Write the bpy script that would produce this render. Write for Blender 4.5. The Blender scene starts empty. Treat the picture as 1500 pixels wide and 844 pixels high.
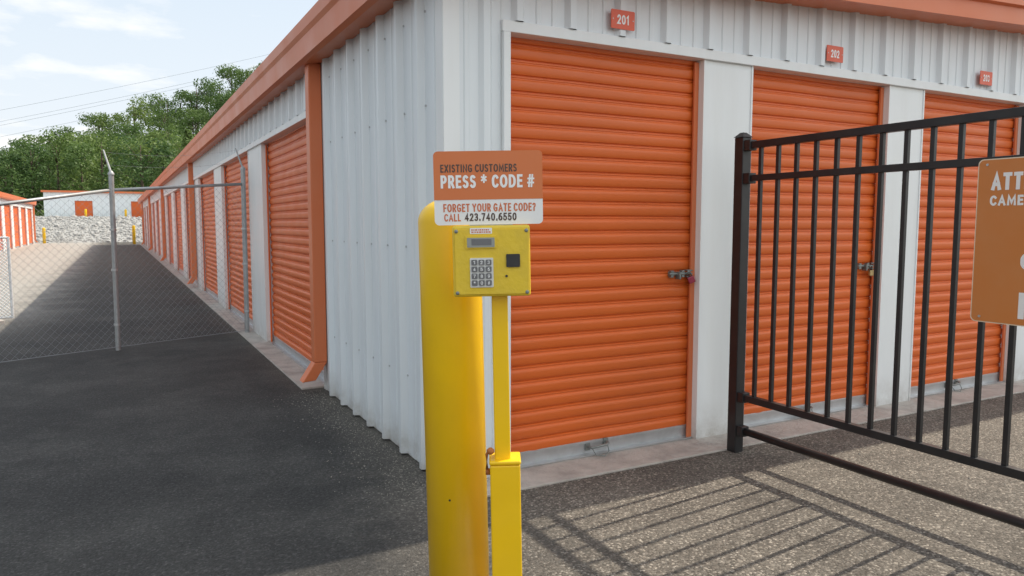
import bpy, bmesh, math, random
from mathutils import Vector, Matrix
random.seed(7)
C = bpy.context.scene.collection
R = math.radians
# ------------------------------------------------------------------ materials
def nodes(name):
    m = bpy.data.materials.new(name); m.use_nodes = True
    nt = m.node_tree; b = nt.nodes['Principled BSDF']
    return m, nt, b
def N(nt, t, **kw):
    n = nt.nodes.new(t)
    for k, v in kw.items(): setattr(n, k, v)
    return n
def ramp(nt, src, stops):
    r = N(nt, 'ShaderNodeValToRGB'); nt.links.new(src, r.inputs[0])
    e = r.color_ramp.elements
    while len(e) < len(stops): e.new(0.5)
    for i, (p, c) in enumerate(stops):
        e[i].position = p; e[i].color = (c[0], c[1], c[2], 1) if not isinstance(c, (int, float)) else (c, c, c, 1)
    return r.outputs[0]
def noise(nt, vec, scale, detail=5, rough=.55):
    n = N(nt, 'ShaderNodeTexNoise'); n.inputs['Scale'].default_value = scale
    n.inputs['Detail'].default_value = detail; n.inputs['Roughness'].default_value = rough
    nt.links.new(vec, n.inputs['Vector']); return n.outputs['Fac']
def mixc(nt, fac, a, b, mode='MIX'):
    m = N(nt, 'ShaderNodeMix', data_type='RGBA', blend_type=mode)
    for s, v in ((m.inputs[0], fac), (m.inputs[6], a), (m.inputs[7], b)):
        if isinstance(v, bpy.types.NodeSocket): nt.links.new(v, s)
        elif isinstance(v, (int, float)): s.default_value = v
        else: s.default_value = (v[0], v[1], v[2], 1)
    return m.outputs[2]
def mathn(nt, op, a, b=0.0):
    m = N(nt, 'ShaderNodeMath', operation=op)
    for s, v in ((m.inputs[0], a), (m.inputs[1], b)):
        if isinstance(v, bpy.types.NodeSocket): nt.links.new(v, s)
        else: s.default_value = v
    return m.outputs[0]
def paint(name, col, rough=.45, metal=0, dirt=.25, scale=3.0, dirtcol=None, bump=0.0, bscale=40, streak=False, spec=.5):
    m, nt, b = nodes(name)
    geo = N(nt, 'ShaderNodeNewGeometry'); vec = geo.outputs['Position']
    if streak:
        mp = N(nt, 'ShaderNodeMapping'); mp.inputs['Scale'].default_value = (1, 1, .12); nt.links.new(vec, mp.inputs[0]); v2 = mp.outputs[0]
    else: v2 = vec
    f1 = ramp(nt, noise(nt, v2, scale * (4 if streak else 1), 6, .6), [(.42, 0), (.75, 1)])
    dc = dirtcol or (col[0]*.55, col[1]*.55, col[2]*.55)
    c1 = mixc(nt, mathn(nt, 'MULTIPLY', f1, dirt), col, dc)
    f2 = noise(nt, vec, scale*.35, 2)
    c2 = mixc(nt, f2, (col[0]*.9, col[1]*.9, col[2]*.9), c1)
    out = mixc(nt, .75, c2, c1)
    if streak:      # splash dirt just above the ground
        sz = N(nt, 'ShaderNodeSeparateXYZ'); nt.links.new(vec, sz.inputs[0])
        mr = N(nt, 'ShaderNodeMapRange'); nt.links.new(sz.outputs[2], mr.inputs[0]); mr.inputs[1].default_value = .30; mr.inputs[2].default_value = 0.0
        sd = mathn(nt, 'MULTIPLY', mathn(nt, 'MULTIPLY', mr.outputs[0], mr.outputs[0]), ramp(nt, noise(nt, vec, 9, 5, .7), [(.3, .15), (.7, .9)]))
        out = mixc(nt, sd, out, (.30, .26, .215))
    nt.links.new(out, b.inputs['Base Color'])
    b.inputs['Metallic'].default_value = metal
    rr = N(nt, 'ShaderNodeMapRange'); nt.links.new(noise(nt, vec, scale*3, 4), rr.inputs[0])
    rr.inputs[3].default_value = max(.05, rough-.12); rr.inputs[4].default_value = min(1, rough+.15)
    nt.links.new(rr.outputs[0], b.inputs['Roughness'])
    b.inputs['Specular IOR Level'].default_value = spec
    if bump:
        bp = N(nt, 'ShaderNodeBump'); bp.inputs['Strength'].default_value = bump; bp.inputs['Distance'].default_value = .02
        nt.links.new(noise(nt, vec, bscale, 4), bp.inputs['Height']); nt.links.new(bp.outputs[0], b.inputs['Normal'])
    return m
M = {}
M['white'] = paint('white painted steel', (.74, .785, .82), .38, dirt=.22, scale=1.5, dirtcol=(.52, .52, .50), bump=.05, bscale=2.2, streak=True)
M['trimwhite'] = paint('white trim steel', (.79, .81, .82), .4, dirt=.22, scale=2, dirtcol=(.54, .52, .48), bump=.06, bscale=3, streak=True)
M['orange'] = paint('orange roll door paint', (.70, .137, .021), .42, dirt=.3, scale=1.6, dirtcol=(.45, .11, .04), bump=.12, bscale=3)
M['trimorange'] = paint('orange trim paint', (.65, .165, .057), .42, dirt=.3, scale=1.2, dirtcol=(.56, .26, .16))
M['galv'] = paint('galvanised steel', (.55, .56, .57), .38, metal=.75, dirt=.5, scale=8, dirtcol=(.30, .30, .30))
M['latchsteel'] = paint('dulled latch steel', (.26, .28, .27), .45, metal=.6, dirt=.6, scale=30, dirtcol=(.10, .10, .10))
M['fencegalv'] = paint('weathered galvanised pipe', (.40, .41, .42), .5, metal=.5, dirt=.5, scale=8, dirtcol=(.24, .23, .22))
M['wire'] = paint('fence wire', (.30, .31, .33), .5, metal=.4, dirt=.2)
M['panelwire'] = paint('bright fence wire', (.70, .72, .74), .5, metal=.2, dirt=.2)
M['black'] = paint('black powder coat', (.012, .012, .014), .4, dirt=.35, scale=9, dirtcol=(.05, .047, .045))
M['yellow'] = paint('yellow bollard sleeve', (.92, .56, .006), .33, dirt=.3, scale=5, dirtcol=(.68, .42, .02), bump=.05, bscale=14)
M['yellowbox'] = paint('faded yellow enamel', (.76, .53, .030), .42, dirt=.45, scale=14, dirtcol=(.52, .37, .05), bump=.08, bscale=60)
M['darkplastic'] = paint('dark plastic', (.02, .02, .022), .35, dirt=.3, scale=20, dirtcol=(.06, .06, .06))
M['key'] = paint('grey steel keys', (.17, .17, .18), .4, metal=.4, dirt=.3, scale=40)
M['keyplate'] = paint('pale keypad plate', (.70, .70, .68), .4, dirt=.2, scale=30)
M['lcd'] = paint('grey display glass', (.30, .31, .29), .15, dirt=.2, scale=20)
M['signorange'] = paint('orange sign face', (.64, .17, .046), .35, dirt=.18, scale=8, dirtcol=(.56, .19, .085))
M['platered'] = paint('red orange number plate', (.70, .105, .045), .4, dirt=.15, scale=8, dirtcol=(.57, .10, .06))
M['signtan'] = paint('sun faded orange sign face', (.58, .20, .045), .4, dirt=.3, scale=6, dirtcol=(.58, .28, .12))
M['signwhite'] = paint('white sign face', (.82, .82, .82), .35, dirt=.1, scale=8)
M['inkwhite'] = paint('white lettering', (.84, .84, .83), .4, dirt=.05)
M['inkdark'] = paint('dark brown lettering', (.075, .045, .035), .4, dirt=.05)
M['inkorange'] = paint('orange lettering', (.62, .16, .06), .4, dirt=.05)
M['border'] = paint('pale sign border', (.78, .66, .50), .4, dirt=.2)
M['red'] = paint('dark pink padlock case', (.32, .035, .07), .35, dirt=.2, scale=30)
M['brass'] = paint('brass padlock case', (.45, .34, .16), .35, metal=.7, dirt=.3, scale=30)
M['rust'] = paint('rusty fitting', (.45, .14, .03), .6, dirt=.6, scale=60, dirtcol=(.15, .06, .03))
M['concrete'] = paint('concrete', (.48, .435, .395), .85, dirt=.8, scale=5, dirtcol=(.20, .18, .165), bump=.6, bscale=45)
M['roof'] = paint('pale metal roof', (.6, .61, .62), .4, metal=.3, dirt=.2)
M['bark'] = paint('bark', (.09, .065, .045), .9, dirt=.6, scale=4, bump=.6, bscale=10)
M['rock'] = paint('limestone rock', (.40, .39, .375), .85, dirt=.7, scale=2.5, dirtcol=(.20, .195, .19), bump=.6, bscale=12)
M['pebble'] = paint('grit', (.26, .235, .205), .9, dirt=.8, scale=60, dirtcol=(.07, .065, .06))
M['cable'] = paint('power cable', (.30, .33, .37), .6)
def asphalt():
    m, nt, b = nodes('worn asphalt'); L = nt.links.new
    p = N(nt, 'ShaderNodeNewGeometry').outputs['Position']
    sx = N(nt, 'ShaderNodeSeparateXYZ'); L(p, sx.inputs[0])
    big = noise(nt, p, .55, 5, .6); med = noise(nt, p, 3.5, 6, .65); fine = noise(nt, p, 60, 6, .75); pat = noise(nt, p, 1.4, 8, .7)
    vo = N(nt, 'ShaderNodeTexVoronoi'); vo.inputs['Scale'].default_value = 120; L(p, vo.inputs['Vector'])
    vs = N(nt, 'ShaderNodeSeparateColor'); L(vo.outputs['Color'], vs.inputs[0])
    def sm(v, a, c):
        r = N(nt, 'ShaderNodeMapRange', interpolation_type='SMOOTHSTEP'); L(v, r.inputs[0])
        r.inputs[1].default_value = a; r.inputs[2].default_value = c; return r.outputs[0]
    X, Y = sx.outputs[0], sx.outputs[1]
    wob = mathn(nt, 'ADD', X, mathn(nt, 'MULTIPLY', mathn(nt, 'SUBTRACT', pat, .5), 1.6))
    east = mathn(nt, 'MULTIPLY', sm(wob, .7, 1.7), sm(Y, 4.0, 3.0))  # sunlight put into the colour: sunny ground before the doors paler, browner
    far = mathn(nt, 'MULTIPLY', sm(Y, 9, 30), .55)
    sun_pale = mathn(nt, 'MAXIMUM', east, far)
    dark = mixc(nt, ramp(nt, big, [(.35, 0), (.65, 1)]), (.040, .0385, .038), (.066, .063, .060))
    dark = mixc(nt, mathn(nt, 'MULTIPLY', ramp(nt, pat, [(.46, 0), (.66, 1)]), .6), dark, (.098, .093, .087))
    dark = mixc(nt, mathn(nt, 'MULTIPLY', ramp(nt, med, [(.55, 0), (.75, 1)]), .5), dark, (.030, .029, .029))
    # grit washed against the foot of the ribbed wall
    edge = mathn(nt, 'MULTIPLY', mathn(nt, 'MULTIPLY', sm(mathn(nt, 'ADD', X, mathn(nt, 'MULTIPLY', mathn(nt, 'SUBTRACT', med, .5), .5)), .95, 1.42), sm(Y, 2.6, 3.3)), .75)
    dark = mixc(nt, edge, dark, (.135, .122, .105))
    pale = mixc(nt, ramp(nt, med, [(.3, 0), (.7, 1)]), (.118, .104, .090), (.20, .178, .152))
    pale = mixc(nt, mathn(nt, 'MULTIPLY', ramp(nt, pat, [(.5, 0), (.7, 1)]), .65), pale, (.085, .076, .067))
    c = mixc(nt, sun_pale, dark, pale)
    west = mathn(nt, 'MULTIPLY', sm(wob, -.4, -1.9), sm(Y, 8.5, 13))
    c = mixc(nt, mathn(nt, 'MULTIPLY', west, .92), c, mixc(nt, pat, (.36, .335, .30), (.48, .45, .41)))  # sunlit strip of the lane painted paler than the shaded part
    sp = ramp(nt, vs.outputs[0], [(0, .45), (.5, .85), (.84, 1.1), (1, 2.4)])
    c = mixc(nt, mathn(nt, 'ADD', mathn(nt, 'MULTIPLY', sun_pale, .45), .45), c, sp, 'MULTIPLY')
    c = mixc(nt, .75, c, ramp(nt, fine, [(.3, .45), (.7, 1.55)]), 'MULTIPLY')
    L(c, b.inputs['Base Color']); b.inputs['Roughness'].default_value = .85; b.inputs['Specular IOR Level'].default_value = .25
    h = mathn(nt, 'ADD', mathn(nt, 'MULTIPLY', vo.outputs['Distance'], -.7), mathn(nt, 'MULTIPLY', fine, 1.2))
    bp = N(nt, 'ShaderNodeBump'); bp.inputs['Strength'].default_value = .7; bp.inputs['Distance'].default_value = .008
    L(h, bp.inputs['Height'])
    b2 = N(nt, 'ShaderNodeBump'); b2.inputs['Strength'].default_value = .35; b2.inputs['Distance'].default_value = .03
    L(med, b2.inputs['Height']); L(bp.outputs[0], b2.inputs['Normal']); L(b2.outputs[0], b.inputs['Normal'])
    return m
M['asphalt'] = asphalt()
def leafmat(name, a, c):
    m, nt, b = nodes(name); L = nt.links.new
    oi = N(nt, 'ShaderNodeObjectInfo'); p = N(nt, 'ShaderNodeNewGeometry').outputs['Position']
    f = ramp(nt, noise(nt, p, .9, 4, .7), [(.35, 0), (.68, 1)])
    col = mixc(nt, f, a, c)
    hs = N(nt, 'ShaderNodeHueSaturation'); L(col, hs.inputs['Color'])
    mr = N(nt, 'ShaderNodeMapRange'); L(oi.outputs['Random'], mr.inputs[0]); mr.inputs[3].default_value = .65; mr.inputs[4].default_value = 1.3
    L(mr.outputs[0], hs.inputs['Value'])
    mh = N(nt, 'ShaderNodeMapRange'); L(oi.outputs['Random'], mh.inputs[0]); mh.inputs[3].default_value = .515; mh.inputs[4].default_value = .475
    L(mh.outputs[0], hs.inputs['Hue'])
    L(hs.outputs[0], b.inputs['Base Color']); b.inputs['Roughness'].default_value = .55; b.inputs['Specular IOR Level'].default_value = .35
    tr = N(nt, 'ShaderNodeBsdfTranslucent'); L(hs.outputs[0], tr.inputs[0])
    mx = N(nt, 'ShaderNodeMixShader'); mx.inputs[0].default_value = .4
    L(b.outputs[0], mx.inputs[1]); L(tr.outputs[0], mx.inputs[2])
    L(mx.outputs[0], nt.nodes['Material Output'].inputs[0])
    return m
M['leaf'] = leafmat('broadleaf foliage', (.075, .135, .036), (.155, .245, .068))
M['cedar'] = leafmat('feathery pale foliage', (.11, .18, .05), (.19, .28, .085))
M['grassland'] = paint('hill undergrowth', (.07, .11, .04), .9, dirt=.6, scale=.4, dirtcol=(.035, .06, .02), bump=.8, bscale=2)

# ------------------------------------------------------------------ mesh builder
class MB:
    def __init__(s, fr=None): s.v = []; s.f = []; s.fr = fr
    def P(s, p):
        if s.fr is None: return tuple(p)
        o, d, n = s.fr
        return (o[0]+d[0]*p[0]+n[0]*p[1], o[1]+d[1]*p[0]+n[1]*p[1], o[2]+p[2])
    def hexa(s, pts):
        i = len(s.v); s.v += [s.P(p) for p in pts]
        for q in ((0,3,2,1),(4,5,6,7),(0,1,5,4),(1,2,6,5),(2,3,7,6),(3,0,4,7)): s.f.append(tuple(i+k for k in q))
        return s
    def box(s, x0, x1, y0, y1, z0, z1):
        return s.hexa([(x0,y0,z0),(x1,y0,z0),(x1,y1,z0),(x0,y1,z0),(x0,y0,z1),(x1,y0,z1),(x1,y1,z1),(x0,y1,z1)])
    def sheet(s, rows):
        i = len(s.v); n = len(rows[0])
        for r in rows: s.v += [s.P(p) for p in r]
        for a in range(len(rows)-1):
            for b in range(n-1): s.f.append((i+a*n+b, i+a*n+b+1, i+(a+1)*n+b+1, i+(a+1)*n+b))
        return s
    def tube(s, pts, r, n=10, caps=True):
        pts = [Vector(s.P(p)) for p in pts]; i = len(s.v)
        for k, p in enumerate(pts):
            t = (pts[min(k+1, len(pts)-1)] - pts[max(k-1, 0)]).normalized()
            u = t.cross(Vector((0,0,1)));  u = u if u.length > .05 else t.cross(Vector((1,0,0)))
            u.normalize(); w = t.cross(u)
            rr = r[k] if isinstance(r, (list, tuple)) else r
            for j in range(n):
                a = 2*math.pi*j/n; q = p + u*math.cos(a)*rr + w*math.sin(a)*rr; s.v.append(tuple(q))
        for k in range(len(pts)-1):
            for j in range(n): s.f.append((i+k*n+j, i+k*n+(j+1)%n, i+(k+1)*n+(j+1)%n, i+(k+1)*n+j))
        if caps:
            s.f.append(tuple(i+j for j in range(n))[::-1]); s.f.append(tuple(i+(len(pts)-1)*n+j for j in range(n)))
        return s
    def lathe(s, c, prof, n=32):
        i = len(s.v)
        for (r, z) in prof:
            for j in range(n):
                a = 2*math.pi*j/n; s.v.append(s.P((c[0]+r*math.cos(a), c[1]+r*math.sin(a), c[2]+z)))
        for k in range(len(prof)-1):
            for j in range(n): s.f.append((i+k*n+j, i+k*n+(j+1)%n, i+(k+1)*n+(j+1)%n, i+(k+1)*n+j))
        s.f.append(tuple(i+j for j in range(n))[::-1]); s.f.append(tuple(i+(len(prof)-1)*n+j for j in range(n)))
        return s
    def prism(s, poly, y0, y1):   # polygon in x,z extruded along y
        i = len(s.v); n = len(poly)
        s.v += [s.P((x, y0, z)) for x, z in poly] + [s.P((x, y1, z)) for x, z in poly]
        s.f.append(tuple(range(i, i+n))); s.f.append(tuple(range(i+2*n-1, i+n-1, -1)))
        for j in range(n): s.f.append((i+j, i+n+j, i+n+(j+1)%n, i+(j+1)%n))
        return s
    def build(s, name, mat, parent=None, world=False, bevel=0, smooth=False, ang=None):
        off = Vector((0,0,0))
        if world and parent is not None:
            q = parent
            while q is not None: off += q.location; q = q.parent
        me = bpy.data.meshes.new(name); me.from_pydata([tuple(Vector(v)-off) for v in s.v], [], s.f)
        bm = bmesh.new(); bm.from_mesh(me)
        bmesh.ops.recalc_face_normals(bm, faces=bm.faces)
        if bevel: bmesh.ops.bevel(bm, geom=list(bm.edges), offset=bevel, segments=2, affect='EDGES', profile=.5)
        bm.to_mesh(me); bm.free()
        if smooth:
            for p in me.polygons: p.use_smooth = True
            if ang: me.set_sharp_from_angle(angle=R(ang))
        me.materials.append(M[mat])
        o = bpy.data.objects.new(name, me); C.objects.link(o)
        if parent is not None: o.parent = parent
        return o
def rounded(x0, x1, z0, z1, r, n=6):
    P = []
    for cx, cz, a0 in ((x1-r, z1-r, 0), (x0+r, z1-r, 90), (x0+r, z0+r, 180), (x1-r, z0+r, 270)):
        for k in range(n+1):
            a = R(a0+90*k/n); P.append((cx+r*math.cos(a), cz+r*math.sin(a)))
    return P
def tag(o, label=None, cat=None, group=None, kind=None):
    for k, v in (('label', label), ('category', cat), ('group', group), ('kind', kind)):
        if v: o[k] = v
    return o
def empty(name, loc, rot=(0,0,0)):
    o = bpy.data.objects.new(name, None); C.objects.link(o); o.location = loc; o.rotation_euler = rot; o.empty_display_size = .2
    return o
def copy_tree(o, parent=None, off=None):
    c = o.copy(); C.objects.link(c); c.parent = parent
    if off is not None: c.location = o.location + Vector(off)
    for ch in list(o.children): copy_tree(ch, c)
    return c
# condensed sans capitals drawn as strokes of even weight
def arc(cx, cy, rx, ry, a0, a1, n=12):
    return [(cx+rx*math.cos(R(a0+(a1-a0)*k/n)), cy+ry*math.sin(R(a0+(a1-a0)*k/n))) for k in range(n+1)]
OO = arc(.5,.56,.5,.44,0,180)+arc(.5,.44,.5,.44,180,360)+[(1,.56)]
G_ = {
 'A': (1.14, [[(0,0),(.5,1),(1,0)],[(.2,.3),(.8,.3)]]), 'C': (.98, [arc(.55,.58,.55,.42,40,180)+arc(.55,.42,.55,.42,180,320)]),
 'D': (1.06, [[(0,1),(.35,1)]+arc(.35,.54,.65,.46,90,0)+arc(.35,.46,.65,.46,0,-90)+[(0,0)],[(0,0),(0,1)]]),
 'E': (.72, [[(0,0),(0,1)],[(0,1),(1,1)],[(0,.52),(.88,.52)],[(0,0),(1,0)]]), 'F': (.70, [[(0,0),(0,1)],[(0,1),(1,1)],[(0,.5),(.88,.5)]]),
 'G': (1.12, [arc(.52,.58,.52,.42,42,180)+arc(.52,.42,.52,.42,180,316),[(.93,.12),(.93,.44)],[(.93,.44),(.62,.44)]]),
 'I': (.12, [[(.5,0),(.5,1)]]), 'L': (.70, [[(0,0),(0,1)],[(0,0),(1,0)]]), 'M': (1.38, [[(0,0),(.06,1),(.5,.22),(.94,1),(1,0)]]),
 'N': (1.10, [[(0,0),(0,1),(1,0),(1,1)]]), 'O': (1.2, [OO]), 'P': (.86, [[(0,0),(0,1)],[(0,1),(.5,1)]+arc(.5,.72,.5,.28,90,-90)+[(0,.44)]]),
 'R': (.9, [[(0,0),(0,1)],[(0,1),(.5,1)]+arc(.5,.73,.47,.27,90,-90)+[(0,.46)],[(.5,.46),(1,0)]]),
 'S': (.82, [arc(.5,.755,.47,.245,38,180,8)+arc(.5,.755,.47,.23,195,255,4)+arc(.5,.25,.5,.25,75,-146,12)]),
 'T': (.92, [[(.5,0),(.5,1)],[(0,1),(1,1)]]), 'U': (1.06, [[(0,1)]+arc(.5,.38,.5,.38,180,360)+[(1,1)]]),
 'X': (1, [[(0,0),(1,1)],[(0,1),(1,0)]]), 'Y': (1.04, [[(0,1),(.5,.45),(1,1)],[(.5,.45),(.5,0)]]),
 '0': (.94, [OO]), '1': (.5, [[(0,.80),(.75,1),(.75,0)]]), '2': (.88, [arc(.5,.71,.48,.29,165,-30,12)+[(0,0),(1,0)]]),
 '3': (.88, [arc(.46,.75,.46,.25,150,-80,10)+arc(.46,.265,.52,.265,75,-150,12)]), '4': (.98, [[(.74,0),(.74,1),(0,.27),(1,.27)]]),
 '5': (.88, [[(.92,1),(.14,1),(.08,.52)]+arc(.46,.31,.54,.31,120,-150,12)]),
 '6': (.92, [[(.78,1)]+arc(.62,.36,.62,.60,100,178,6)+arc(.5,.31,.5,.31,180,540,16)]),
 '7': (.86, [[(0,1),(1,1),(.32,0)]]), '8': (.9, [arc(.5,.76,.44,.24,0,360,16),arc(.5,.27,.5,.27,0,360,16)]),
 '9': (.92, [[(.22,0)]+arc(.38,.64,.62,.60,-80,-2,6)+arc(.5,.69,.5,.31,0,360,16)]),
 '?': (.76, [arc(.48,.73,.5,.27,160,-50,10)+[(.47,.42),(.47,.27)],[(.47,0),(.47,.13)]]), '.': (.14, [[(.5,0),(.5,.13)]]),
 '*': (1.15, [[(.5,.36),(.5,1.12)],[(-.02,.55),(1.02,.93)],[(-.02,.93),(1.02,.55)]]),
 '#': (1.25, [[(.16,0),(.36,1)],[(.60,0),(.80,1)],[(0,.33),(.94,.33)],[(.06,.69),(1,.69)]]), ' ': (.40, []),
}
def text(parent, name, items, mat, flip=(1, 0, 0), up=(0, 0, 1), org=(0, 0, 0), weight=.17):
    """items: (string, x0, x1, z0, z1): letters fitted to that rectangle on the plane through org; one object per line of words"""
    fx, fu, fo = Vector(flip), Vector(up), Vector(org); nrm = fx.cross(fu).normalized(); out = None
    for (t, x0, x1, z0, z1) in items:
        V = []; F = []; H = z1-z0; gap = .28
        tot = sum(G_[c][0] for c in t)+gap*(len(t)-1)
        th0 = weight*H; fixed = th0*len([c for c in t if c != ' ']); un = (x1-x0-fixed)/tot if tot else 0
        if t in ('I', '.'): un = 0
        X = x0; dep = 0
        for c in t:
            wd = G_[c][0]*un; wt = th0 if c != ' ' else 0
            th = th0*(.72 if c in '#*' else 1); hw = th/2
            for st in G_[c][1]:
                P = [Vector((X+th0/2+p[0]*wd, z0+hw+p[1]*(H-th))) for p in st]
                if c in 'I.': P = [Vector((X+th0/2+wd/2, p.y)) for p in P]
                P = [p for k, p in enumerate(P) if k == 0 or (p-P[k-1]).length > 1e-6]
                closed = (P[0]-P[-1]).length < 1e-5
                if closed: P = P[:-1]
                n = len(P); i0 = len(V); dep += 1
                if not closed and c != '*':   # square ends
                    e0 = (P[0]-P[1]).normalized()*hw*.98; e1 = (P[-1]-P[-2]).normalized()*hw*.98
                    P[0] = P[0]+e0; P[-1] = P[-1]+e1
                for k in range(n):
                    a = P[k-1] if (k > 0 or closed) else None; b = P[(k+1) % n] if (k < n-1 or closed) else None
                    d1 = (P[k]-a).normalized() if a is not None else (b-P[k]).normalized()
                    d2 = (b-P[k]).normalized() if b is not None else d1
                    n1 = Vector((-d1.y, d1.x)); n2 = Vector((-d2.y, d2.x)); mm = n1+n2
                    mm = mm.normalized() if mm.length > .01 else n1
                    ln = hw/max(.42, mm.dot(n1))
                    for sg_ in (1, -1):
                        q = P[k]+mm*ln*sg_; V.append(tuple(fo+fx*q.x+fu*q.y+nrm*(dep % 6)*.00006))
                for k in range(n if closed else n-1):
                    j = (k+1) % n; F.append((i0+2*k, i0+2*k+1, i0+2*j+1, i0+2*j))
            X += wd+wt+gap*un
        m = bpy.data.meshes.new(name); m.from_pydata(V, [], F); m.materials.append(M[mat])
        out = bpy.data.objects.new(name, m); C.objects.link(out); out.parent = parent
    return out

# ------------------------------------------------------------------ camera, light, sky
cam = bpy.data.cameras.new('camera'); co = bpy.data.objects.new('camera', cam); C.objects.link(co)
co.location = (0, 0, 1.275); co.rotation_euler = (R(90-5.04), 0, R(-28.2)); cam.sensor_width = 36; cam.lens = 25.85
cam.clip_start = .05; cam.clip_end = 3000; bpy.context.scene.camera = co
EL, AL = 47.5, 6
sv = Vector((math.cos(R(EL))*math.cos(R(AL)), math.cos(R(EL))*math.sin(R(AL)), math.sin(R(EL))))
sun = bpy.data.lights.new('sun', 'SUN'); sun.energy = 5.0; sun.angle = R(.53); sun.color = (1, .91, .76)
so = bpy.data.objects.new('sun', sun); C.objects.link(so); so.rotation_euler = sv.to_track_quat('Z', 'Y').to_euler(); so.location = (30, 10, 40)
w = bpy.data.worlds.new('World'); bpy.context.scene.world = w; w.use_nodes = True
nt = w.node_tree; L = nt.links.new; bg = nt.nodes['Background']; bg.inputs[1].default_value = .15
sky = N(nt, 'ShaderNodeTexSky', sky_type='NISHITA'); sky.sun_disc = False
sky.sun_elevation = R(EL); sky.sun_rotation = R(90-AL); sky.air_density = 1.0; sky.dust_density = 2.2; sky.ozone_density = 1.0
tc = N(nt, 'ShaderNodeTexCoord'); sp = N(nt, 'ShaderNodeSeparateXYZ'); L(tc.outputs['Generated'], sp.inputs[0])
den = mathn(nt, 'ADD', mathn(nt, 'MAXIMUM', sp.outputs[2], 0.0), .10)
cb = N(nt, 'ShaderNodeCombineXYZ'); L(mathn(nt, 'DIVIDE', sp.outputs[0], den), cb.inputs[0]); L(mathn(nt, 'DIVIDE', sp.outputs[1], den), cb.inputs[1])
cm = ramp(nt, noise(nt, cb.outputs[0], 1.3, 9, .58), [(.50, 0), (.66, 1)])
base = mixc(nt, .85, sky.outputs[0], (5.0, 5.9, 6.8))
hz_ = ramp(nt, sp.outputs[2], [(0, .85), (.14, .5), (.4, 0)])
base = mixc(nt, hz_, base, (6.55, 6.7, 6.8))
cc = mixc(nt, mathn(nt, 'MULTIPLY', cm, .9), base, (7.6, 7.5, 7.35))
def mrange(src, a, b_, c, d):
    n_ = N(nt, 'ShaderNodeMapRange', interpolation_type='SMOOTHSTEP'); L(src, n_.inputs[0])
    for k, v in zip((1, 2, 3, 4), (a, b_, c, d)): n_.inputs[k].default_value = v
    return n_.outputs[0]
# unseen sky shaped for fill: added brightness behind the camera, dimmed toward the west
fac = mathn(nt, 'MULTIPLY', mrange(sp.outputs[1], .45, -.5, 1.0, 1.55), mrange(sp.outputs[0], -.2, -.85, 1.0, .70))
vm = N(nt, 'ShaderNodeVectorMath', operation='SCALE'); L(cc, vm.inputs[0]); L(fac, vm.inputs['Scale'])
tint = mixc(nt, mrange(sp.outputs[1], .3, -.5, 0.0, 1.0), (1, 1, 1), (1.06, 1.0, .92))
vt = N(nt, 'ShaderNodeVectorMath', operation='MULTIPLY'); L(vm.outputs[0], vt.inputs[0]); L(tint, vt.inputs[1])
L(vt.outputs[0], bg.inputs[0])
vs = bpy.context.scene.view_settings; vs.view_transform = 'Standard'; vs.look = 'None'; vs.exposure = 0; vs.gamma = 1

# ------------------------------------------------------------------ ground and hill
g = MB(); g.sheet([[(x, y, 0) for x in (-900, -60, -10, 10, 60, 900)] for y in (-900, -30, 5, 40, 900)])
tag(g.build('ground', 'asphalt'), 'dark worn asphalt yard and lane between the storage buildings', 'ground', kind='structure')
def interp(x, T):
    if x <= T[0][0]: return T[0][1]
    for (a, b), (c, d) in zip(T, T[1:]):
        if x <= c: return b+(d-b)*(x-a)/(c-a)
    return T[-1][1]
GT = [(-40, 3), (-20, 3), (-6.7, 4.5), (0, 13.5), (5, 21), (10, 29), (16, 36), (40, 36)]
def sms(t): t = max(0, min(1, t)); return t*t*(3-2*t)
def hz(x, y):
    z = -.15+1.85*max(0, min(1, (y-56)/7.5))
    r = math.hypot(x, y); az = math.degrees(math.atan2(x, y))
    return z + sms((r-84)/120)*interp(az, GT)
h = MB(); ys = [56, 58, 60, 62, 63.5, 66]+[70+6*i for i in range(45)]
h.sheet([[(x, y, hz(x, y)) for x in range(-160, 241, 8)] for y in ys])
tag(h.build('hill', 'grassland', smooth=True), 'green hill rising behind the storage buildings', 'hill', kind='structure')
# loose grit swept against the wall and lying on the paving before the doors
m = MB(); rg = random.Random(3)
for i in range(2600):
    if i < 1100: x = 1.33-abs(rg.gauss(0, .16)); y = rg.uniform(3.0, 5.6)
    elif i < 1500: x = rg.uniform(1.3, 7); y = 2.99-abs(rg.gauss(0, .10))
    else: x = rg.uniform(.9, 5.5); y = rg.uniform(1.2, 2.95)
    r = rg.uniform(.0018, .0048)*(1.7 if rg.random() < .06 else 1); i0 = len(m.v); a0 = rg.random()*6.3
    for k in range(4): m.v.append((x+r*math.cos(a0+k*1.57)*rg.uniform(.7, 1.3), y+r*math.sin(a0+k*1.57)*rg.uniform(.7, 1.3), .0004))
    m.v.append((x+r*.2, y, r*rg.uniform(.7, 1.3)))
    for k in range(4): m.f.append((i0+k, i0+(k+1) % 4, i0+4))
tag(m.build('grit', 'pebble'), 'loose grit along the foot of the ribbed wall and on the paving before the doors', 'grit', kind='stuff')

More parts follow.
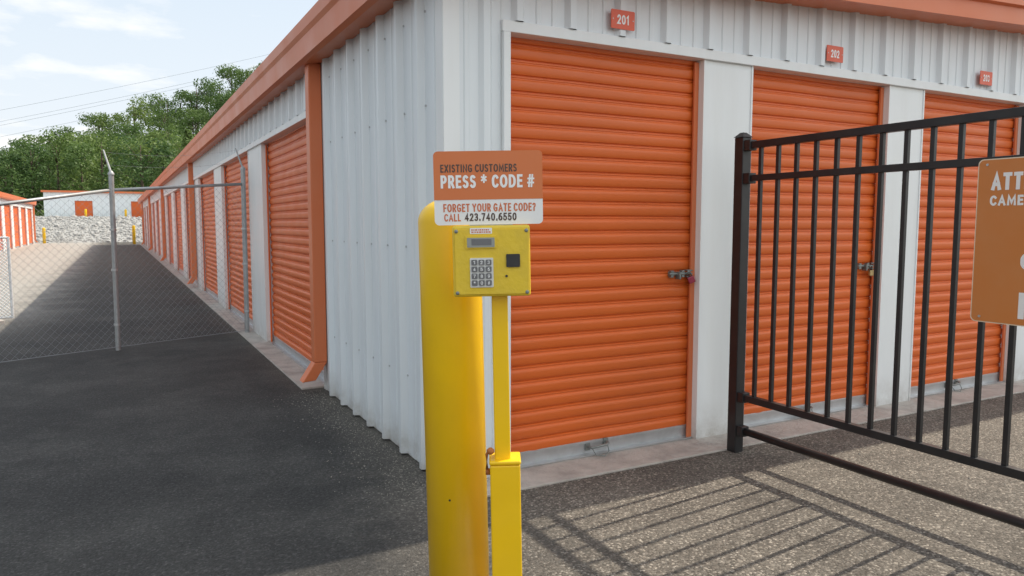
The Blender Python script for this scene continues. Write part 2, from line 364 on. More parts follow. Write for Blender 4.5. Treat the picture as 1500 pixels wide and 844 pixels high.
# ------------------------------------------------------------------ building pieces
def panel(mb, s0, s1, z0, z1f, pitch=.305, o=.003, hgt=.03, phase=0, minor=True):
    pts = []
    prof = [(0, 0), (.06, 0), (.066, .006), (.085, .006), (.091, 0), (.15, 0), (.156, .006), (.175, .006), (.181, 0), (.228, 0), (.248, 1), (.281, 1), (.301, 0)]
    if not minor: prof = [(0, 0), (.10, 0), (.104, .005), (.130, .005), (.134, 0), (.232, 0), (.248, 1), (.276, 1), (.292, 0)]
    k = math.floor((s0-phase)/pitch)
    while True:
        b = phase+k*pitch
        for ds, hh in prof:
            q = b+ds*pitch/.305
            if s0 < q < s1: pts.append((q, hgt if hh == 1 else hh))
        k += 1
        if b > s1: break
    pts = [(s0, 0)]+pts+[(s1, 0)]
    mb.sheet([[(q, o+hh, z0) for q, hh in pts], [(q, o+hh, z1f(q)) for q, hh in pts]])
def make_door(root, fr, s0, wd, ht, detail=True, wob=1):
    m = MB(fr); rows = []; z = .07; pit = .0775
    cyc = [(.000, -.015), (.003, -.015), (.007, -.006), (.013, -.003), (.026, -.0005), (.042, .0005), (.052, .0002), (.0585, -.0045), (.0615, -.009), (.0655, -.0095), (.069, -.006), (.0735, -.0065), (.0755, -.010)]
    ns = 7
    while z < ht+.02:
        for dz, oo in cyc:
            rows.append([(s0-.015+(wd+.03)*i/(ns-1), -.062+oo+wob*.0035*math.sin(i*1.7+z*2.1)+wob*.002*math.sin(z*7+i), z+dz) for i in range(ns)])
        z += pit
    m.sheet(rows); d = m.build('roll_up_door', 'orange', root, world=True, smooth=True, ang=38)
    b = MB(fr); b.box(s0+.002, s0+wd-.002, -.085, -.06, .012, .085); b.box(s0+.004, s0+wd-.004, -.06, -.02, .012, .018)
    b.box(s0+.004, s0+wd-.004, -.06, -.055, .070, .082)
    b.build('bottom_bar', 'galv', d, world=True)
    for a in (s0+.001, s0+wd-.031):
        q = MB(fr); q.box(a, a+.03, -.047, -.035, .0, ht-.01); q.build('guide_rail', 'trimorange' if detail else 'orange', d, world=True)
    if detail:
        c = s0+wd-.115; zc = .985
        l = MB(fr)
        l.box(c-.060, c-.040, -.060, -.036, zc-.020, zc+.020); l.box(c+.020, c+.040, -.060, -.036, zc-.020, zc+.020)
        l.box(c-.065, c+.045, -.060, -.055, zc-.012, zc+.012)
        l.tube([(c-.07, -.042, zc), (c+.10, -.042, zc)], .008, 8); l.box(c-.012, c+.0, -.055, -.018, zc-.030, zc+.012)
        l.box(c+.055, c+.095, -.060, -.030, zc+.014, zc+.022); l.box(c+.055, c+.095, -.060, -.030, zc-.022, zc-.014)
        l.build('latch', 'latchsteel', d, world=True, bevel=.0015)
        hc = s0+wd/2-.04
        hh = MB(fr); hh.tube([(hc-.06, -.055, .055), (hc-.055, -.02, .058), (hc-.03, -.008, .062), (hc+.03, -.008, .066), (hc+.055, -.02, .07), (hc+.06, -.055, .072)], .007, 8)
        hh.box(hc-.075, hc-.045, -.060, -.050, .035, .075); hh.box(hc+.045, hc+.075, -.060, -.050, .045, .088)
        hh.tube([(hc-.05, -.02, .05), (hc-.04, .0, .02), (hc+.01, .012, .012), (hc+.045, .0, .03), (hc+.05, -.02, .06)], .003, 6)
        hh.build('handle', 'latchsteel', d, world=True)
    return d
def facade(root, fr, total, op, wd, pitch, n, ht, topf, first_end=0, detail=0, panelphase=0):
    d3 = Vector((fr[1][0], fr[1][1], 0))
    edges = [first_end]
    for k in range(n): edges += [op+pitch*k, op+pitch*k+wd]
    edges.append(total)
    for k in range(0, len(edges), 2):
        a, b = edges[k], edges[k+1]
        if b-a < .03: continue
        p = MB(fr); p.box(a, b, -.22, 0, .0, ht)
        p.box(a, a+.012, 0, .006, .0, ht); p.box(b-.012, b, 0, .006, .0, ht)
        p.build('pilaster', 'trimwhite', root, world=True)
    d0 = None
    for k in range(n):
        if k < max(detail, 1): d0 = make_door(root, fr, op+pitch*k, wd, ht, detail > 0)
        else: copy_tree(d0, root, d3*pitch*(k-(max(detail, 1)-1)))
    t = MB(fr); t.box(first_end, total, -.14, .022, ht+.001, ht+.055); t.build('header_trim', 'trimwhite', root, world=True, bevel=.003)
    p = MB(fr); panel(p, first_end, total, ht+.055, topf, phase=panelphase); p.build('header_panel', 'white', root, world=True)

# ---- the near building
PT = 1.63
X0, Y0, X1, Y1 = 1.37, 3.22, 11.50, 49.30
HT = 2.19
mb_root = empty('storage_building', ((X0+X1)/2, (Y0+Y1)/2, 0))
tag(mb_root, 'long white storage building with orange roll-up doors and the keypad in front of its corner', 'storage building')
RX = (X0+X1)/2
def rake(x): return 2.44+.049*(min(x, 2*RX-x)-1.19)
frF = ((X0, Y0, 0), (1, 0), (0, -1)); frS = ((X0, Y0, 0), (0, 1), (-1, 0))
facade(mb_root, frF, X1-X0, .33, 1.25, PT, 6, HT, lambda s: rake(X0+s)+.06, first_end=.295, detail=3, panelphase=.12)
p = MB(frF); panel(p, .05, .294, .012, lambda s: rake(X0+s)+.06, phase=-.055, hgt=.022); p.build('ribbed_wall', 'white', mb_root, world=True)
p = MB(frF); p.box(.002, .2945, -.2, -.002, .002, 2.44); p.build('wall_backing', 'trimwhite', mb_root, world=True)
p = MB(frF); p.box(.296, .334, .007, .032, .004, HT-.001); p.build('door_frame', 'trimwhite', mb_root, world=True, bevel=.003)
p = MB(frF); p.box(-.010, .072, .001, .012, .004, 2.44); p.build('corner_trim', 'trimwhite', mb_root, world=True)
facade(mb_root, frS, Y1-Y0, 2.40, 2.46, 3.36, 13, 2.10, lambda s: 2.47, first_end=2.34)
p = MB(frS); panel(p, .05, 2.34, .012, lambda s: 2.47, hgt=.036, minor=False); p.build('ribbed_wall', 'white', mb_root, world=True)
p = MB(frS); p.box(.203, 2.339, -.16, -.002, .002, 2.45); p.build('wall_backing', 'trimwhite', mb_root, world=True)
p = MB(frS); p.box(-.006, .075, .001, .012, .004, 2.45); p.build('corner_trim', 'trimwhite', mb_root, world=True)
# wall screws in rows across the ribbed side wall
for zz in (.45, 1.15, 1.85, 2.3):
    for i in range(7):
        s_ = .22+.305*i; q = MB(frS); q.tube([(s_, .002, zz), (s_, .009, zz)], .006, 6); q.build('screw', 'galv', mb_root, world=True)
p = MB(); p.box(X1-.02, X1, Y0+.001, Y1-.001, 0, 2.45); p.box(X0+.001, X1-.021, Y1-.02, Y1, 0, 2.45); p.build('outer_wall', 'white', mb_root, world=True)
GU = [(1.365, 2.435), (1.235, 2.415), (1.20, 2.43), (1.192, 2.56), (1.172, 2.585), (1.165, 2.655), (1.365, 2.665)]
p = MB(); p.prism(GU, 2.955, Y1+.15); p.build('gutter', 'trimorange', mb_root, world=True)
p = MB(); p.prism([(2*RX-x, z) for x, z in GU], 2.955, Y1+.15); p.build('gutter', 'trimorange', mb_root, world=True)
for xa, xb in ((1.37, RX), (RX, 2*RX-1.37)):
    p = MB(); za, zb = rake(xa), rake(xb)
    p.hexa([(xa, 2.975, za), (xb, 2.975, zb), (xb, Y0-.001, zb+.02), (xa, Y0-.001, za+.02), (xa, 2.975, za+.15), (xb, 2.975, zb+.15), (xb, Y0-.001, zb+.15), (xa, Y0-.001, za+.15)])
    p.hexa([(xa, 2.945, za+.12), (xb, 2.945, zb+.12), (xb, 2.9749, zb+.11), (xa, 2.9749, za+.11), (xa, 2.945, za+.27), (xb, 2.945, zb+.27), (xb, 2.9749, zb+.28), (xa, 2.9749, za+.28)])
    p.build('rake_trim', 'trimorange', mb_root, world=True)
    p = MB(); p.hexa([(xa, Y0, za+.20), (xb, Y0, zb+.20), (xb, Y1+.14, zb+.20), (xa, Y1+.14, za+.20), (xa, 2.976, za+.24), (xb, 2.976, zb+.24), (xb, Y1+.14, zb+.24), (xa, Y1+.14, za+.24)])
    p.build('roof', 'roof', mb_root, world=True)
def downspout(root, fr, s, top):
    m = MB(fr)
    m.box(s-.055, s+.055, .012, .105, .235, top)
    m.hexa([(s-.055, .10, .10), (s+.055, .10, .10), (s+.055, .20, .092), (s-.055, .20, .092), (s-.055, .012, .234), (s+.055, .012, .234), (s+.055, .106, .234), (s-.055, .106, .234)])
    return m.build('downspout', 'trimorange', root, world=True, bevel=.006)
d0 = downspout(mb_root, frS, 2.31, 2.43)
for k in range(1, 5): copy_tree(d0, mb_root, (0, 10.08*k, 0))
for k, num in enumerate(('201', '202', '203', '204', '205', '206')):
    cx = X0+.33+PT*k+.66; cz = 2.325
    p = MB(); p.prism(rounded(cx-.075, cx+.075, cz-.048, cz+.048, .006), Y0-.038, Y0-.034)
    pl = p.build('number_plate', 'platered', mb_root, world=True)
    text(pl, 'lettering', [(num, cx-.038, cx+.038, cz-.024, cz+.024)], 'inkwhite', org=Vector((0, Y0-.0388, 0))-mb_root.location, weight=.17)
    for sx in (-.064, .064):
        q = MB(); q.tube([(cx+sx, Y0-.036, cz), (cx+sx, Y0-.040, cz)], .003, 8); q.build('screw', 'galv', pl, world=True)
p = MB(); p.box(X0-.06, X1+.1, 2.995, Y0+.12, -.05, .010); tag(p.build('concrete_apron', 'concrete', bevel=.004), 'pale concrete strip along the numbered end doors', 'pavement', kind='structure')
p = MB(); p.box(1.205, 1.5, 5.66, Y1+.1, -.05, .013); tag(p.build('concrete_sill', 'concrete', bevel=.004), 'concrete strip along the long row of doors', 'pavement', kind='structure')

def padlock(x, y, z, body, label):
    r = empty('padlock', (x, y, z))
    m = MB(); m.box(-.019, .019, -.010, .010, -.050, -.012); m.build('body', body, r, bevel=.004)
    m = MB(); m.tube([(-.013, 0, -.014), (-.013, 0, .008), (-.008, 0, .018), (.008, 0, .018), (.013, 0, .008), (.013, 0, -.014)], .004, 8); m.build('shackle', 'latchsteel', r, smooth=True)
    return tag(r, label, 'padlock')
padlock(2.90, Y0+.026, .978, 'red', 'dark pink padlock on the latch of door 201').rotation_euler = (0, R(-25), R(-20))
padlock(2.88+PT, Y0+.026, .968, 'brass', 'brass padlock on the latch of door 202')

# ---- building across the lane, and the one up on the bank
lb = empty('storage_building', (-9, 37, 0)); tag(lb, 'storage building with orange doors across the lane at the left edge', 'storage building')
frL = ((-4.5, 20.2, 0), (0, 1), (1, 0))
facade(lb, frL, 34.0, .45, 2.46, 3.36, 10, HT-.05, lambda s: 2.40)
p = MB(); p.box(-13.5, -4.72, 20.2, 20.24, 0, 2.4); p.box(-13.5, -4.72, 54.16, 54.2, 0, 2.4); p.box(-13.5, -13.46, 20.241, 54.159, 0, 2.4); p.build('outer_wall', 'white', lb, world=True)
p = MB(); p.prism([(-4.5, 2.39), (-4.35, 2.37), (-4.32, 2.42), (-4.30, 2.62), (-4.5, 2.63)], 20.0, 54.4); p.build('gutter', 'trimorange', lb, world=True)
p = MB(); p.hexa([(-9, 20, 2.85), (-4.501, 20, 2.42), (-4.501, 54.4, 2.42), (-9, 54.4, 2.85), (-9, 20, 3.05), (-4.501, 20, 2.62), (-4.501, 54.4, 2.62), (-9, 54.4, 3.05)])
p.hexa([(-13.7, 20, 2.42), (-9, 20, 2.85), (-9, 54.4, 2.85), (-13.7, 54.4, 2.42), (-13.7, 20, 2.62), (-9, 20, 3.05), (-9, 54.4, 3.05), (-13.7, 54.4, 2.62)]); p.build('roof', 'trimorange', lb, world=True)
downspout(lb, frL, 33.75, 2.39)
p = MB(); p.box(-4.6, -4.3, 20.2, 54.3, -.05, .013); tag(p.build('concrete_sill', 'concrete'), 'concrete strip along the building across the lane', 'pavement', kind='structure')

fb = empty('storage_building', (2, 75, 1.7)); tag(fb, 'low white storage building up on the stony bank at the end of the lane', 'storage building')
frB = ((-5.2, 72, 1.70), (1, 0), (0, -1))
edges = [0, 2.2, 3.5, 6.4, 7.7, 10.4, 11.7, 15]
for a, b in zip(edges[0::2], edges[1::2]):
    p = MB(frB); panel(p, a, b, -.1, lambda s: 2.15); p.build('ribbed_wall', 'white', fb, world=True)
for a, b in zip(edges[1::2], edges[2::2]):
    p = MB(frB); panel(p, a, b, 1.45, lambda s: 2.15); p.build('header_panel', 'white', fb, world=True)
    make_door(fb, frB, a, b-a, 1.45, False)
p = MB(frB); p.box(0, .02, -7, -.001, -.1, 2.15); p.box(14.98, 15, -7, -.001, -.1, 2.15); p.box(.021, 14.979, -7, -6.98, -.1, 2.15); p.build('outer_wall', 'white', fb, world=True)
p = MB(frB); p.box(-.15, 15.15, .035, .2, 2.12, 2.28); p.build('fascia', 'trimorange', fb, world=True)
p = MB(frB); p.hexa([(-.15, .034, 2.16), (15.15, .034, 2.16), (15.15, -7.2, 2.36), (-.15, -7.2, 2.36), (-.15, .034, 2.28), (15.15, .034, 2.28), (15.15, -7.2, 2.48), (-.15, -7.2, 2.48)]); p.build('roof', 'roof', fb, world=True)

# ------------------------------------------------------------------ bollards
def dome(r, H): return [(r, 0), (r, H-r*.75)]+[(r*math.cos(R(a)), H-r*.75+r*.75*math.sin(R(a))) for a in range(10, 90, 10)]+[(.004, H)]
b = empty('bollard', (.850, 1.902, 0), (0, R(-1.2), R(-27)))
m = MB(); m.lathe((0, 0, 0), dome(.0875, 1.345), 48); m.build('sleeve', 'yellow', b, smooth=True)
m = MB(); m.lathe((0, 0, 0), [(.15, 0), (.15, .012), (.09, .03)], 32); m.build('footing', 'concrete', b)
for (a, z) in ((-100, .505),):
    q = MB(); q.tube([(.086*math.cos(R(a)), .086*math.sin(R(a)), z), (.0885*math.cos(R(a)), .0885*math.sin(R(a)), z)], .0032, 8); q.build('screw', 'darkplastic', b)
tag(b, 'tall yellow dome topped bollard close behind the keypad', 'bollard')
for (x, y, z, hh, lab) in ((.92, 50.4, 0, 1.15, 'small yellow bollard at the far end of the long row of doors'), (-4.05, 55, 0, 1.0, 'small yellow bollard at the end of the building across the lane'),
                        (-2.2, 71, 1.70, .75, 'left one of two tiny yellow bollards before the far white building'), (.75, 71, 1.70, .75, 'right one of two tiny yellow bollards before the far white building')):
    m = MB(); m.lathe((0, 0, 0), dome(.09, hh), 16); o = m.build('bollard', 'yellow', smooth=True); o.location = (x, y, z); tag(o, lab, 'bollard', 'distant yellow bollards')

# ------------------------------------------------------------------ keypad pedestal
K = .00173
kp = empty('keypad_pedestal', (.897, 1.702, 0), (0, R(-1), R(-27)))
tag(kp, 'yellow gate keypad box on a slim post in a square sleeve', 'keypad')
m = MB(); m.box(-.021, .021, -.021, .021, .55, 1.12); m.build('post', 'yellow', kp, bevel=.003)
m = MB(); m.box(-.034, .046, -.040, .040, 0, .640); m.box(-.036, .048, -.042, .042, .641, .652)
m.build('sleeve', 'yellow', kp, bevel=.004)
m = MB(); m.tube([(-.034, -.01, .615), (-.046, -.01, .615)], .009, 12); m.tube([(-.042, -.02, .625), (-.042, -.02, .665), (-.035, -.02, .678), (-.024, -.02, .672)], .004, 8); m.lathe((-.032, -.03, .668), [(.004, 0), (.010, .005), (.010, .013), (.004, .018)], 12)
m.build('locking_bolt', 'rust', kp, smooth=True)
m = MB(); m.box(-.11, .11, -.11, .11, 0, .012); m.build('base_plate', 'galv', kp, bevel=.002)
bx0, bx1, bz0, bz1 = -.1165, .0795, 1.090, 1.270
m = MB(); m.box(bx0, bx1, -.066, .03, bz0, bz1); bxo = m.build('housing', 'yellowbox', kp, bevel=.006)
def px(u, v): return ((u-663)*K+bx0, bz1-(v-330)*K)
m = MB(); a = px(667, 336); c = px(773, 430); m.prism(rounded(a[0], c[0], c[1], a[1], .006), -.0695, -.0655); m.build('face_plate', 'yellowbox', bxo)
YF = -.0696
def plate(name, u0, v0, u1, v1, d, mat, r=.002, y=YF):
    a = px(u0, v0); c = px(u1, v1); q = MB(); q.prism(rounded(a[0], c[0], c[1], a[1], r, 3), y-d, y+.001); return q.build(name, mat, bxo)
plate('display_bezel', 682, 345, 727, 363, .004, 'yellowbox'); plate('display', 684.5, 347.5, 724.5, 361.5, .0052, 'lcd')
plate('display_window', 691, 349.5, 720, 358.5, .0056, 'key', .001)
plate('sticker', 689, 333.5, 721, 342, .0006, 'signwhite', .001)
m = MB()
for i in range(2):
    a = px(691, 335.3+i*3.2); c = px(719, 337.3+i*3.2)
    q0 = a[0]
    while q0 < c[0]-.003:
        ww = random.uniform(.002, .007); m.box(q0, min(c[0], q0+ww), YF-.0010, YF-.0007, c[1], a[1]); q0 += ww+.0016
m.build('sticker_print', 'inkorange', bxo)
plate('keypad_plate', 688, 377, 722, 420, .003, 'keyplate', .003)
leg = []
for r_ in range(4):
    for c_ in range(3):
        u = 690.3+c_*10.4; v = 379.5+r_*10
        plate('key', u, v, u+8.2, v+7.8, .0065, 'key', .002)
        a = px(u+2.5, v+1.5); c = px(u+5.8, v+6.4); leg.append((('123', '456', '789', '*0#')[r_][c_], a[0], c[0], c[1], a[1]))
for it in leg: text(bxo, 'key_legend', [it], 'inkwhite', org=(0, YF-.0068, 0), weight=.16)
plate('card_reader', 741, 372, 761, 391, .004, 'darkplastic', .002)
q = MB(); a = px(741, 404); q.tube([(a[0], YF, a[1]), (a[0], YF-.003, a[1])], .0032, 12); q.build('lock_barrel', 'darkplastic', bxo)
for u, v in ((669, 338), (771, 338), (669, 428), (771, 428)):
    a = px(u, v); q = MB(); q.lathe((0, 0, 0), [(.0048, 0), (.0048, .0015), (.002, .0028)], 12)
    q.v = [(a[0]+x, YF-z, a[1]+y) for x, y, z in q.v]; q.build('screw', 'latchsteel', bxo)

# sign above the keypad
sg = empty('sign', (.834, 1.682, 1.364), (0, R(-1), R(-26.4)))
tag(sg, 'orange and white EXISTING CUSTOMERS sign above the keypad', 'sign')
m = MB(); m.prism(rounded(-.1375, .1375, -.0925, .0925, .012), 0, .004); m.build('panel', 'signwhite', sg)
m = MB(); P = [(x, z) for x, z in rounded(-.1377, .1377, -.0925, .0928, .012) if z > 0]; P = [(.1377, -.029)]+P+[(-.1377, -.029)]
m.prism(P, -.0008, .0); m.build('orange_field', 'signorange', sg)
def S(t, u0, u1, v0, v1): return (t, (u0-715.5)*K, (u1-715.5)*K, (274-v1)*K, (274-v0)*K)
text(sg, 'lettering', [S('EXISTING CUSTOMERS', 646, 757.5, 239.5, 251)], 'inkdark', org=(0, -.0012, 0), weight=.165)
text(sg, 'lettering', [S('PRESS * CODE #', 646, 783.5, 255, 274)], 'inkwhite', org=(0, -.0012, 0), weight=.185)
text(sg, 'lettering', [S('FORGET YOUR GATE CODE?', 649, 784.5, 296.5, 308.5), S('CALL', 650, 674.5, 311, 322)], 'inkorange', org=(0, -.0006, 0), weight=.165)
text(sg, 'lettering', [S('423.740.6550', 680, 756, 310.5, 322)], 'inkdark', org=(0, -.0006, 0), weight=.17)
m = MB(); m.box(-.05, .06, .0045, .010, -.115, .05); m.build('bracket', 'galv', sg)

# ------------------------------------------------------------------ black gate
GX = 3.01
gp = empty('gate_post', (GX, 2.965, 0)); tag(gp, 'black square gate post close to the pilaster right of door 201', 'gate post')
m = MB(); m.box(-.031, .031, -.031, .031, 0, 1.735); m.build('post', 'black', gp, bevel=.003)
m = MB(); m.hexa([(-.036, -.036, 1.736), (.036, -.036, 1.736), (.036, .036, 1.736), (-.036, .036, 1.736), (-.012, -.012, 1.762), (.012, -.012, 1.762), (.012, .012, 1.762), (-.012, .012, 1.762)]); m.build('cap', 'black', gp)
for z in (.128, .318, 1.515, 1.69):
    m = MB(); m.box(-.026, .026, -.075, -.0315, z-.028, z+.028); m.build('bracket', 'black', gp, bevel=.003)
ga = empty('gate', (GX, 1.1, 0)); tag(ga, 'black metal picket gate with square bars standing open in front of the numbered doors', 'gate')
ya, yb = -.75, 2.905
for z, r_, nm in ((1.69, .018, 'top_rail'), (1.515, .016, 'middle_rail'), (.318, .018, 'bottom_rail')):
    m = MB(); m.box(GX-r_, GX+r_, ya, yb, z-r_, z+r_); m.build(nm, 'black', ga, world=True, bevel=.002)
m = MB(); m.tube([(GX, ya, .13), (GX, yb, .13)], .020, 16); m.build('lower_pipe', 'black', ga, world=True, smooth=True)
m = MB(); m.box(-.0095, .0095, -.0095, .0095, .32, 1.688); pk = m.build('picket', 'black', ga, bevel=.001)
pk.location = (0, 2.835-1.1, 0)
k = 1
while 2.835-.1165*k > ya+.05:
    c = pk.copy(); C.objects.link(c); c.location = (0, 2.835-.1165*k-1.1, 0); k += 1
m = MB(); m.box(GX-.028, GX+.028, ya-.06, ya, .02, 1.74); m.build('end_post', 'black', ga, world=True, bevel=.003)

ag = empty('sign', (GX-.024, 1.467, 1.205), (0, 0, R(-90)))
tag(ag, 'faded orange ATTENTION sign with pale rim on the black gate', 'sign')
m = MB(); m.prism(rounded(-.235, .235, -.317, .317, .02), 0, .003); m.build('rim', 'border', ag)
m = MB(); m.prism(rounded(-.231, .231, -.313, .313, .018), -.001, 0); m.build('panel', 'signtan', ag)
text(ag, 'lettering', [('ATTENTION', -.182, .150, .196, .262), ('CAMERAS', -.184, .025, .137, .176), ('C', -.062, -.012, -.105, -.04), ('I', -.060, -.046, -.29, -.19)], 'inkwhite', org=(0, -.0014, 0), weight=.215)
for sx, sz in ((-.2, .295), (.2, .295), (-.2, -.295), (.2, -.295)):
    q = MB(); q.tube([(sx, -.0035, sz), (sx, .02, sz)], .005, 8); q.build('bolt', 'galv', ag)

# ------------------------------------------------------------------ chain link fence
A = Vector((1.29, 8.92, 0)); Bp = Vector((-.034, 8.33, 0)); dr = (Bp-A).normalized()
fe = empty('chain_link_fence', tuple(A), (0, 0, math.atan2(dr.y, dr.x)))     # local x runs along the fence, away from the building
tag(fe, 'grey chain link fence with barbed wire arms across the lane', 'fence')
LB = (Bp-A).length; Ls = [0, LB, LB*2.25]
PH = [1.88, 1.75, 1.30]
def fh(s): return interp(s, [(0, 1.72), (LB, 1.60), (LB+1.08, 1.43), (Ls[2], 1.30)])
sgn = 1 if (Matrix.Rotation(fe.rotation_euler.z, 3, 'Z') @ Vector((0, 1, 0))).y > 0 else -1
for i, s in enumerate(Ls):
    H = PH[i]
    m = MB(); m.tube([(s, 0, 0), (s-.01, 0, H)], .026 if i != 1 else .024, 12); m.lathe((s-.01, 0, H), [(.03, 0), (.03, .015), (.012, .04)], 12)
    po = m.build('post', 'fencegalv', fe, smooth=True, ang=40)
    if i < 2:
        m = MB(); m.tube([(s-.01, 0, H+.02), (s, sgn*.12, H+.25)], [.011, .007], 8); m.build('barb_arm', 'fencegalv', po)
    for z in (.25, .8, 1.2):
        m = MB(); m.tube([(s, 0, z), (s, 0, z+.022)], .0295, 12); m.build('tie_band', 'galv', po)
for a, b_ in ((0, LB), (LB, Ls[2])):
    m = MB(); m.tube([(a, 0, fh(a)), (b_, 0, fh(b_))], .017, 10); m.build('top_rail', 'fencegalv', fe, smooth=True)
def bz(q, f): return 1.90-.13*q/LB+.23*f-.05*math.sin(q/LB*math.pi)
for j in range(2):
    f = (.35+.55*j); pts = []
    for i in range(25):
        q = LB*i/24; pts.append((q, sgn*.12*f, bz(q, f)))
    m = MB(); m.tube(pts, .0010, 5)
    for i in range(int(LB/.14)):
        q = .06+i*.14; m.tube([(q-.012, sgn*.12*f-.008, bz(q, f)-.01), (q+.012, sgn*.12*f+.008, bz(q, f)+.012)], .0009, 4)
    m.build('barbed_wire', 'wire', fe)
def mesh_wires(m, s_end, hh, topf, pit, rad, yo, zb_=.035):
    s = -hh; n = 40
    while s < s_end:
        for di in (1, -1):
            pts = []
            for i in range(n+1):
                t = i/n; x = s+hh*t; z = zb_+hh*(t if di > 0 else 1-t)
                if 0 <= x <= s_end and z <= topf(x)-.01: pts.append((x, yo+di*.0014, z))
            if len(pts) > 1: m.tube([pts[0], pts[-1]] if len(pts) < 4 else [pts[0], pts[len(pts)//2], pts[-1]], rad, 4, caps=False)
        s += pit
m = MB(); mesh_wires(m, Ls[2], 1.72, fh, .075, .0010, -.022*sgn); m.build('wire_mesh', 'wire', fe)
m = MB(); m.tube([(0, -sgn*.03, .04), (Ls[2], -sgn*.03, .035)], .003, 6); m.build('tension_wire', 'wire', fe)

# low chain link gate leaf standing behind the fence at the left edge
cp = empty('mesh_gate', (-1.235, 11.42, 0), (0, 0, R(195))); tag(cp, 'pale low chain link gate standing behind the fence at the left edge', 'gate')
m = MB(); m.tube([(0, 0, .05), (0, 0, 1.1)], .018, 10); m.tube([(1.3, 0, .05), (1.3, 0, 1.1)], .018, 10); m.tube([(0, 0, .06), (1.3, 0, .06)], .015, 10); m.tube([(0, 0, 1.09), (1.3, 0, 1.09)], .015, 10)
m.build('frame', 'panelwire', cp, smooth=True, ang=40)
for yo in (-.012, .012):
    m = MB(); mesh_wires(m, 1.3, 1.03, lambda x: 1.09, .045, .0035, yo, .06); m.build('wire_mesh', 'panelwire', cp)
for s in (.15, 1.15):
    m = MB(); m.box(s-.03, s+.03, -.2, .2, 0, .045); m.build('foot', 'concrete', cp, bevel=.004)

# ------------------------------------------------------------------ stones on the bank
m = MB(); bmk = bmesh.new(); bmesh.ops.create_icosphere(bmk, subdivisions=1, radius=1)
IV = [v.co.copy() for v in bmk.verts]; IF = [tuple(v.index for v in f.verts) for f in bmk.faces]; bmk.free()
for i in range(3000):
    x = random.uniform(-6.2, 3.2); y = random.uniform(55.9, 64); r = random.uniform(.04, .10)*(2 if random.random() < .06 else 1)
    sc = (r*random.uniform(.8, 1.5), r*random.uniform(.8, 1.3), r*random.uniform(.6, 1)); ra = random.random()*6.3; ii = len(m.v); rt = Matrix.Rotation(ra, 3, 'Z')
    for v in IV:
        q = v*random.uniform(.78, 1.12); q = rt @ Vector((q.x*sc[0], q.y*sc[1], q.z*sc[2]))
        m.v.append((x+q.x, y+q.y, hz(x, y)+q.z+r*.3))
    m.f += [tuple(ii+k for k in f) for f in IF]
tag(m.build('riprap', 'rock'), 'bank of loose pale stones below the far white building', 'rocks', kind='stuff')
m = MB(); m.sheet([[(x, y, hz(x, y)+.02) for x in (-8, -5, -2, 1, 4)] for y in (56, 58, 60, 62, 63.5, 66, 71.5)])
tag(m.build('stony_bank', 'rock'), 'grey stony slope below the far white building', 'bank', kind='structure')

# ------------------------------------------------------------------ trees
def leaf_quad(m, p, n, s):
    u = n.cross(Vector((random.uniform(-1, 1), random.uniform(-1, 1), random.uniform(-1, 1))))
    if u.length < .01: return
    u.normalize(); w_ = n.cross(u).normalized(); i = len(m.v); u *= s; w_ *= s*random.uniform(.5, .8)
    m.v += [tuple(p-u), tuple(p-w_*.9+u*.1), tuple(p+u), tuple(p+w_*.9-u*.1)]; m.f.append((i, i+1, i+2, i+3))
def tree_proto(Ht, Wd, conifer=False, leaves=2600):
    root = empty('broadleaf_tree' if not conifer else 'feathery_tree', (0, 0, 0))
    t = MB(); t.tube([(0, 0, -.6), (.05, .02, Ht*.3), (-.05, .06, Ht*.6), (0, 0, Ht*.88)], [.22, .16, .10, .03], 8)
    m = MB(); cl = []
    if conifer:
        for k in range(26):
            z = Ht*(.12+.86*k/26); rr = Wd*.5*(1-(k/27)**1.2)*random.uniform(.7, 1.15)
            for j in range(3):
                a = random.random()*6.3; cl.append((Vector((math.cos(a)*rr*.7, math.sin(a)*rr*.7, z)), Vector((rr*.42+.12, rr*.42+.12, .35))))
    else:
        for k in range(24):
            a = random.random()*6.3; zf = random.random(); rad = Wd*.5*math.sqrt(max(.03, 1-((zf-.42)/.62)**2))*random.uniform(.35, .88)
            c = Vector((math.cos(a)*rad, math.sin(a)*rad, Ht*(.16+.76*zf))); q = random.uniform(.12, .22)*Wd; cl.append((c, Vector((q, q, q*.8))))
    for c, e in cl[::2]:
        t.tube([(0, 0, c.z*.72), (c.x*.5, c.y*.5, c.z*.9), tuple(c)], [.06, .045, .015], 5)
    t.build('trunk', 'bark', root, smooth=True)
    per = leaves//len(cl)
    for c, e in cl:
        for i in range(per):
            n = Vector((random.gauss(0, 1), random.gauss(0, 1), random.gauss(0.25, 1))).normalized(); q = random.uniform(.55, 1.12)
            p = c+Vector((n.x*e.x, n.y*e.y, n.z*e.z))*q
            nn = (n+Vector((random.gauss(0, .6), random.gauss(0, .6), random.gauss(0.3, .6)))).normalized()
            leaf_quad(m, p, nn, random.uniform(.10, .24) if not conifer else random.uniform(.08, .2))
    m.build('crown', 'cedar' if conifer else 'leaf', root)
    return root
protos = [tree_proto(10, random.uniform(7, 8.5)) for _ in range(5)]; ced = tree_proto(9, 4.2, True, 2600)
TT = [(-30, .06), (-8, .074), (-6.7, .080), (-3.5, .112), (0, .137), (1.5, .15), (5.5, .183), (10.2, .217), (14, .235), (40, .235)]
used = set(); rows = [84, 92, 101, 111, 122, 134, 147, 160, 174, 188]
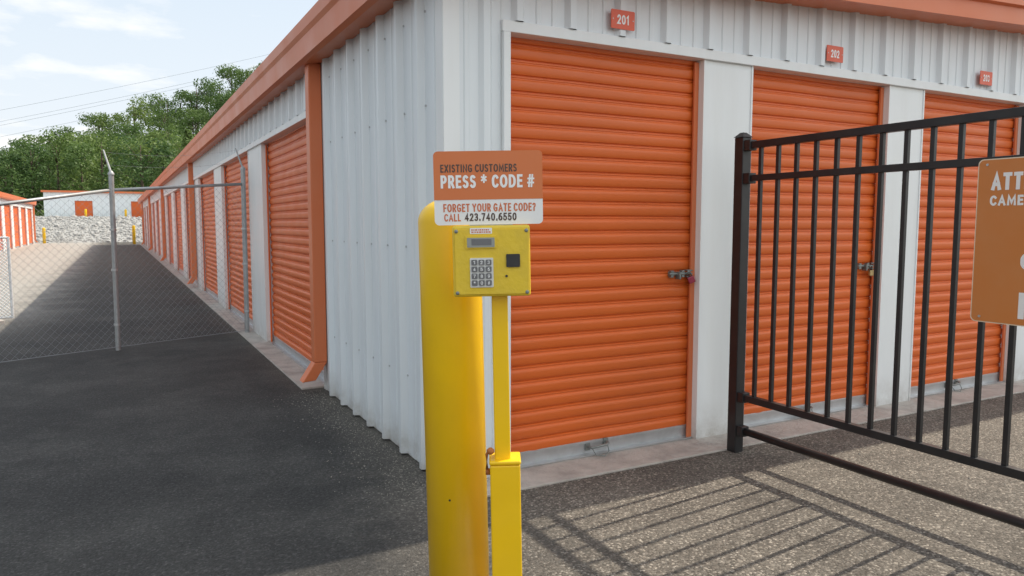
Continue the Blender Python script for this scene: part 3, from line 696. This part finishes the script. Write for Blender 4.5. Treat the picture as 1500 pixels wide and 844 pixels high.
for ri, r_ in enumerate(rows):
    az = -9.5+random.random()*2
    while az < 14.5:
        rr = r_+random.uniform(-4, 4); x = rr*math.sin(R(az)); y = rr*math.cos(R(az)); zg = hz(x, y)
        tmax = interp(az, TT); hm = tmax*rr*random.uniform(.90, 1.02)+1.275-zg
        want = random.uniform(6.5, 10)
        hgt = min(want, hm)
        if r_ > 170: hgt = min(hm, 13)
        if hgt > 3.2:
            i = random.randrange(5)
            if i not in used: o = protos[i]; used.add(i)
            else: o = copy_tree(protos[i])
            o.location = (x, y, zg-.2); s = hgt/10; o.scale = (s*random.uniform(.9, 1.25), s*random.uniform(.9, 1.25), s); o.rotation_euler = (0, 0, random.random()*6.3)
            tag(o, 'leafy green tree in the wood covering the hill behind the storage buildings', 'tree', 'trees in the wood on the hill')
        az += math.degrees(4.3/rr)*random.uniform(.85, 1.3)*(1.2 if ri > 4 else 1)
for i in range(5):
    if i not in used:
        for ch in list(protos[i].children): bpy.data.objects.remove(ch)
        bpy.data.objects.remove(protos[i])
for k, (u_az, rr, topt, lab) in enumerate(((3.0, 72, .088, 'pale feathery tree rising just above the far end of the long roof, the lower one'), (4.7, 74, .118, 'pale feathery tree above the long roof, the taller one nearer the downspouts'))):
    o = ced if k == 0 else copy_tree(ced)
    x = rr*math.sin(R(u_az)); y = rr*math.cos(R(u_az)); z = hz(x, y); s = (topt*rr+1.275-z)/9
    o.location = (x, y, z-.1); o.scale = (s*1.1, s*1.1, s); o.rotation_euler = (0, 0, k*2.0); tag(o, lab, 'tree')
m = MB()
for i in range(5200):
    az = random.uniform(-10, 15); rr = random.uniform(80, 90); x = rr*math.sin(R(az)); y = rr*math.cos(R(az))
    hb = 1.2+1.1*math.sin(az*3.1)+.8*math.sin(az*7.7+1)
    p = Vector((x, y, hz(x, y)+random.random()**.7*max(.5, hb)))
    leaf_quad(m, p, Vector((random.gauss(0, 1), random.gauss(-.5, 1), random.gauss(.6, 1))).normalized(), random.uniform(.15, .36))
tag(m.build('undergrowth', 'leaf'), 'low bushes along the foot of the wooded hill', 'undergrowth', kind='stuff')

# power lines across the sky
def dirp(az, r_, tan): return Vector((r_*math.sin(R(az)), r_*math.cos(R(az)), 1.275+r_*tan))
for i, (ta, tb, nm) in enumerate(((.128, .212, 'highest'), (.116, .200, 'second highest'), (.112, .196, 'third highest'), (.100, .184, 'lowest'))):
    P0 = dirp(-14, 215, ta-.045); P1 = dirp(14, 215, tb+.02); pts = []
    for k in range(33):
        t = k/32; p = P0.lerp(P1, t); p.z -= 3.0*4*t*(1-t)*.35; pts.append(tuple(p))
    m = MB(); m.tube(pts, .03, 5); o = m.build('power_line', 'cable'); tag(o, nm+' of the power lines crossing the sky over the wood', 'power line', 'power lines')
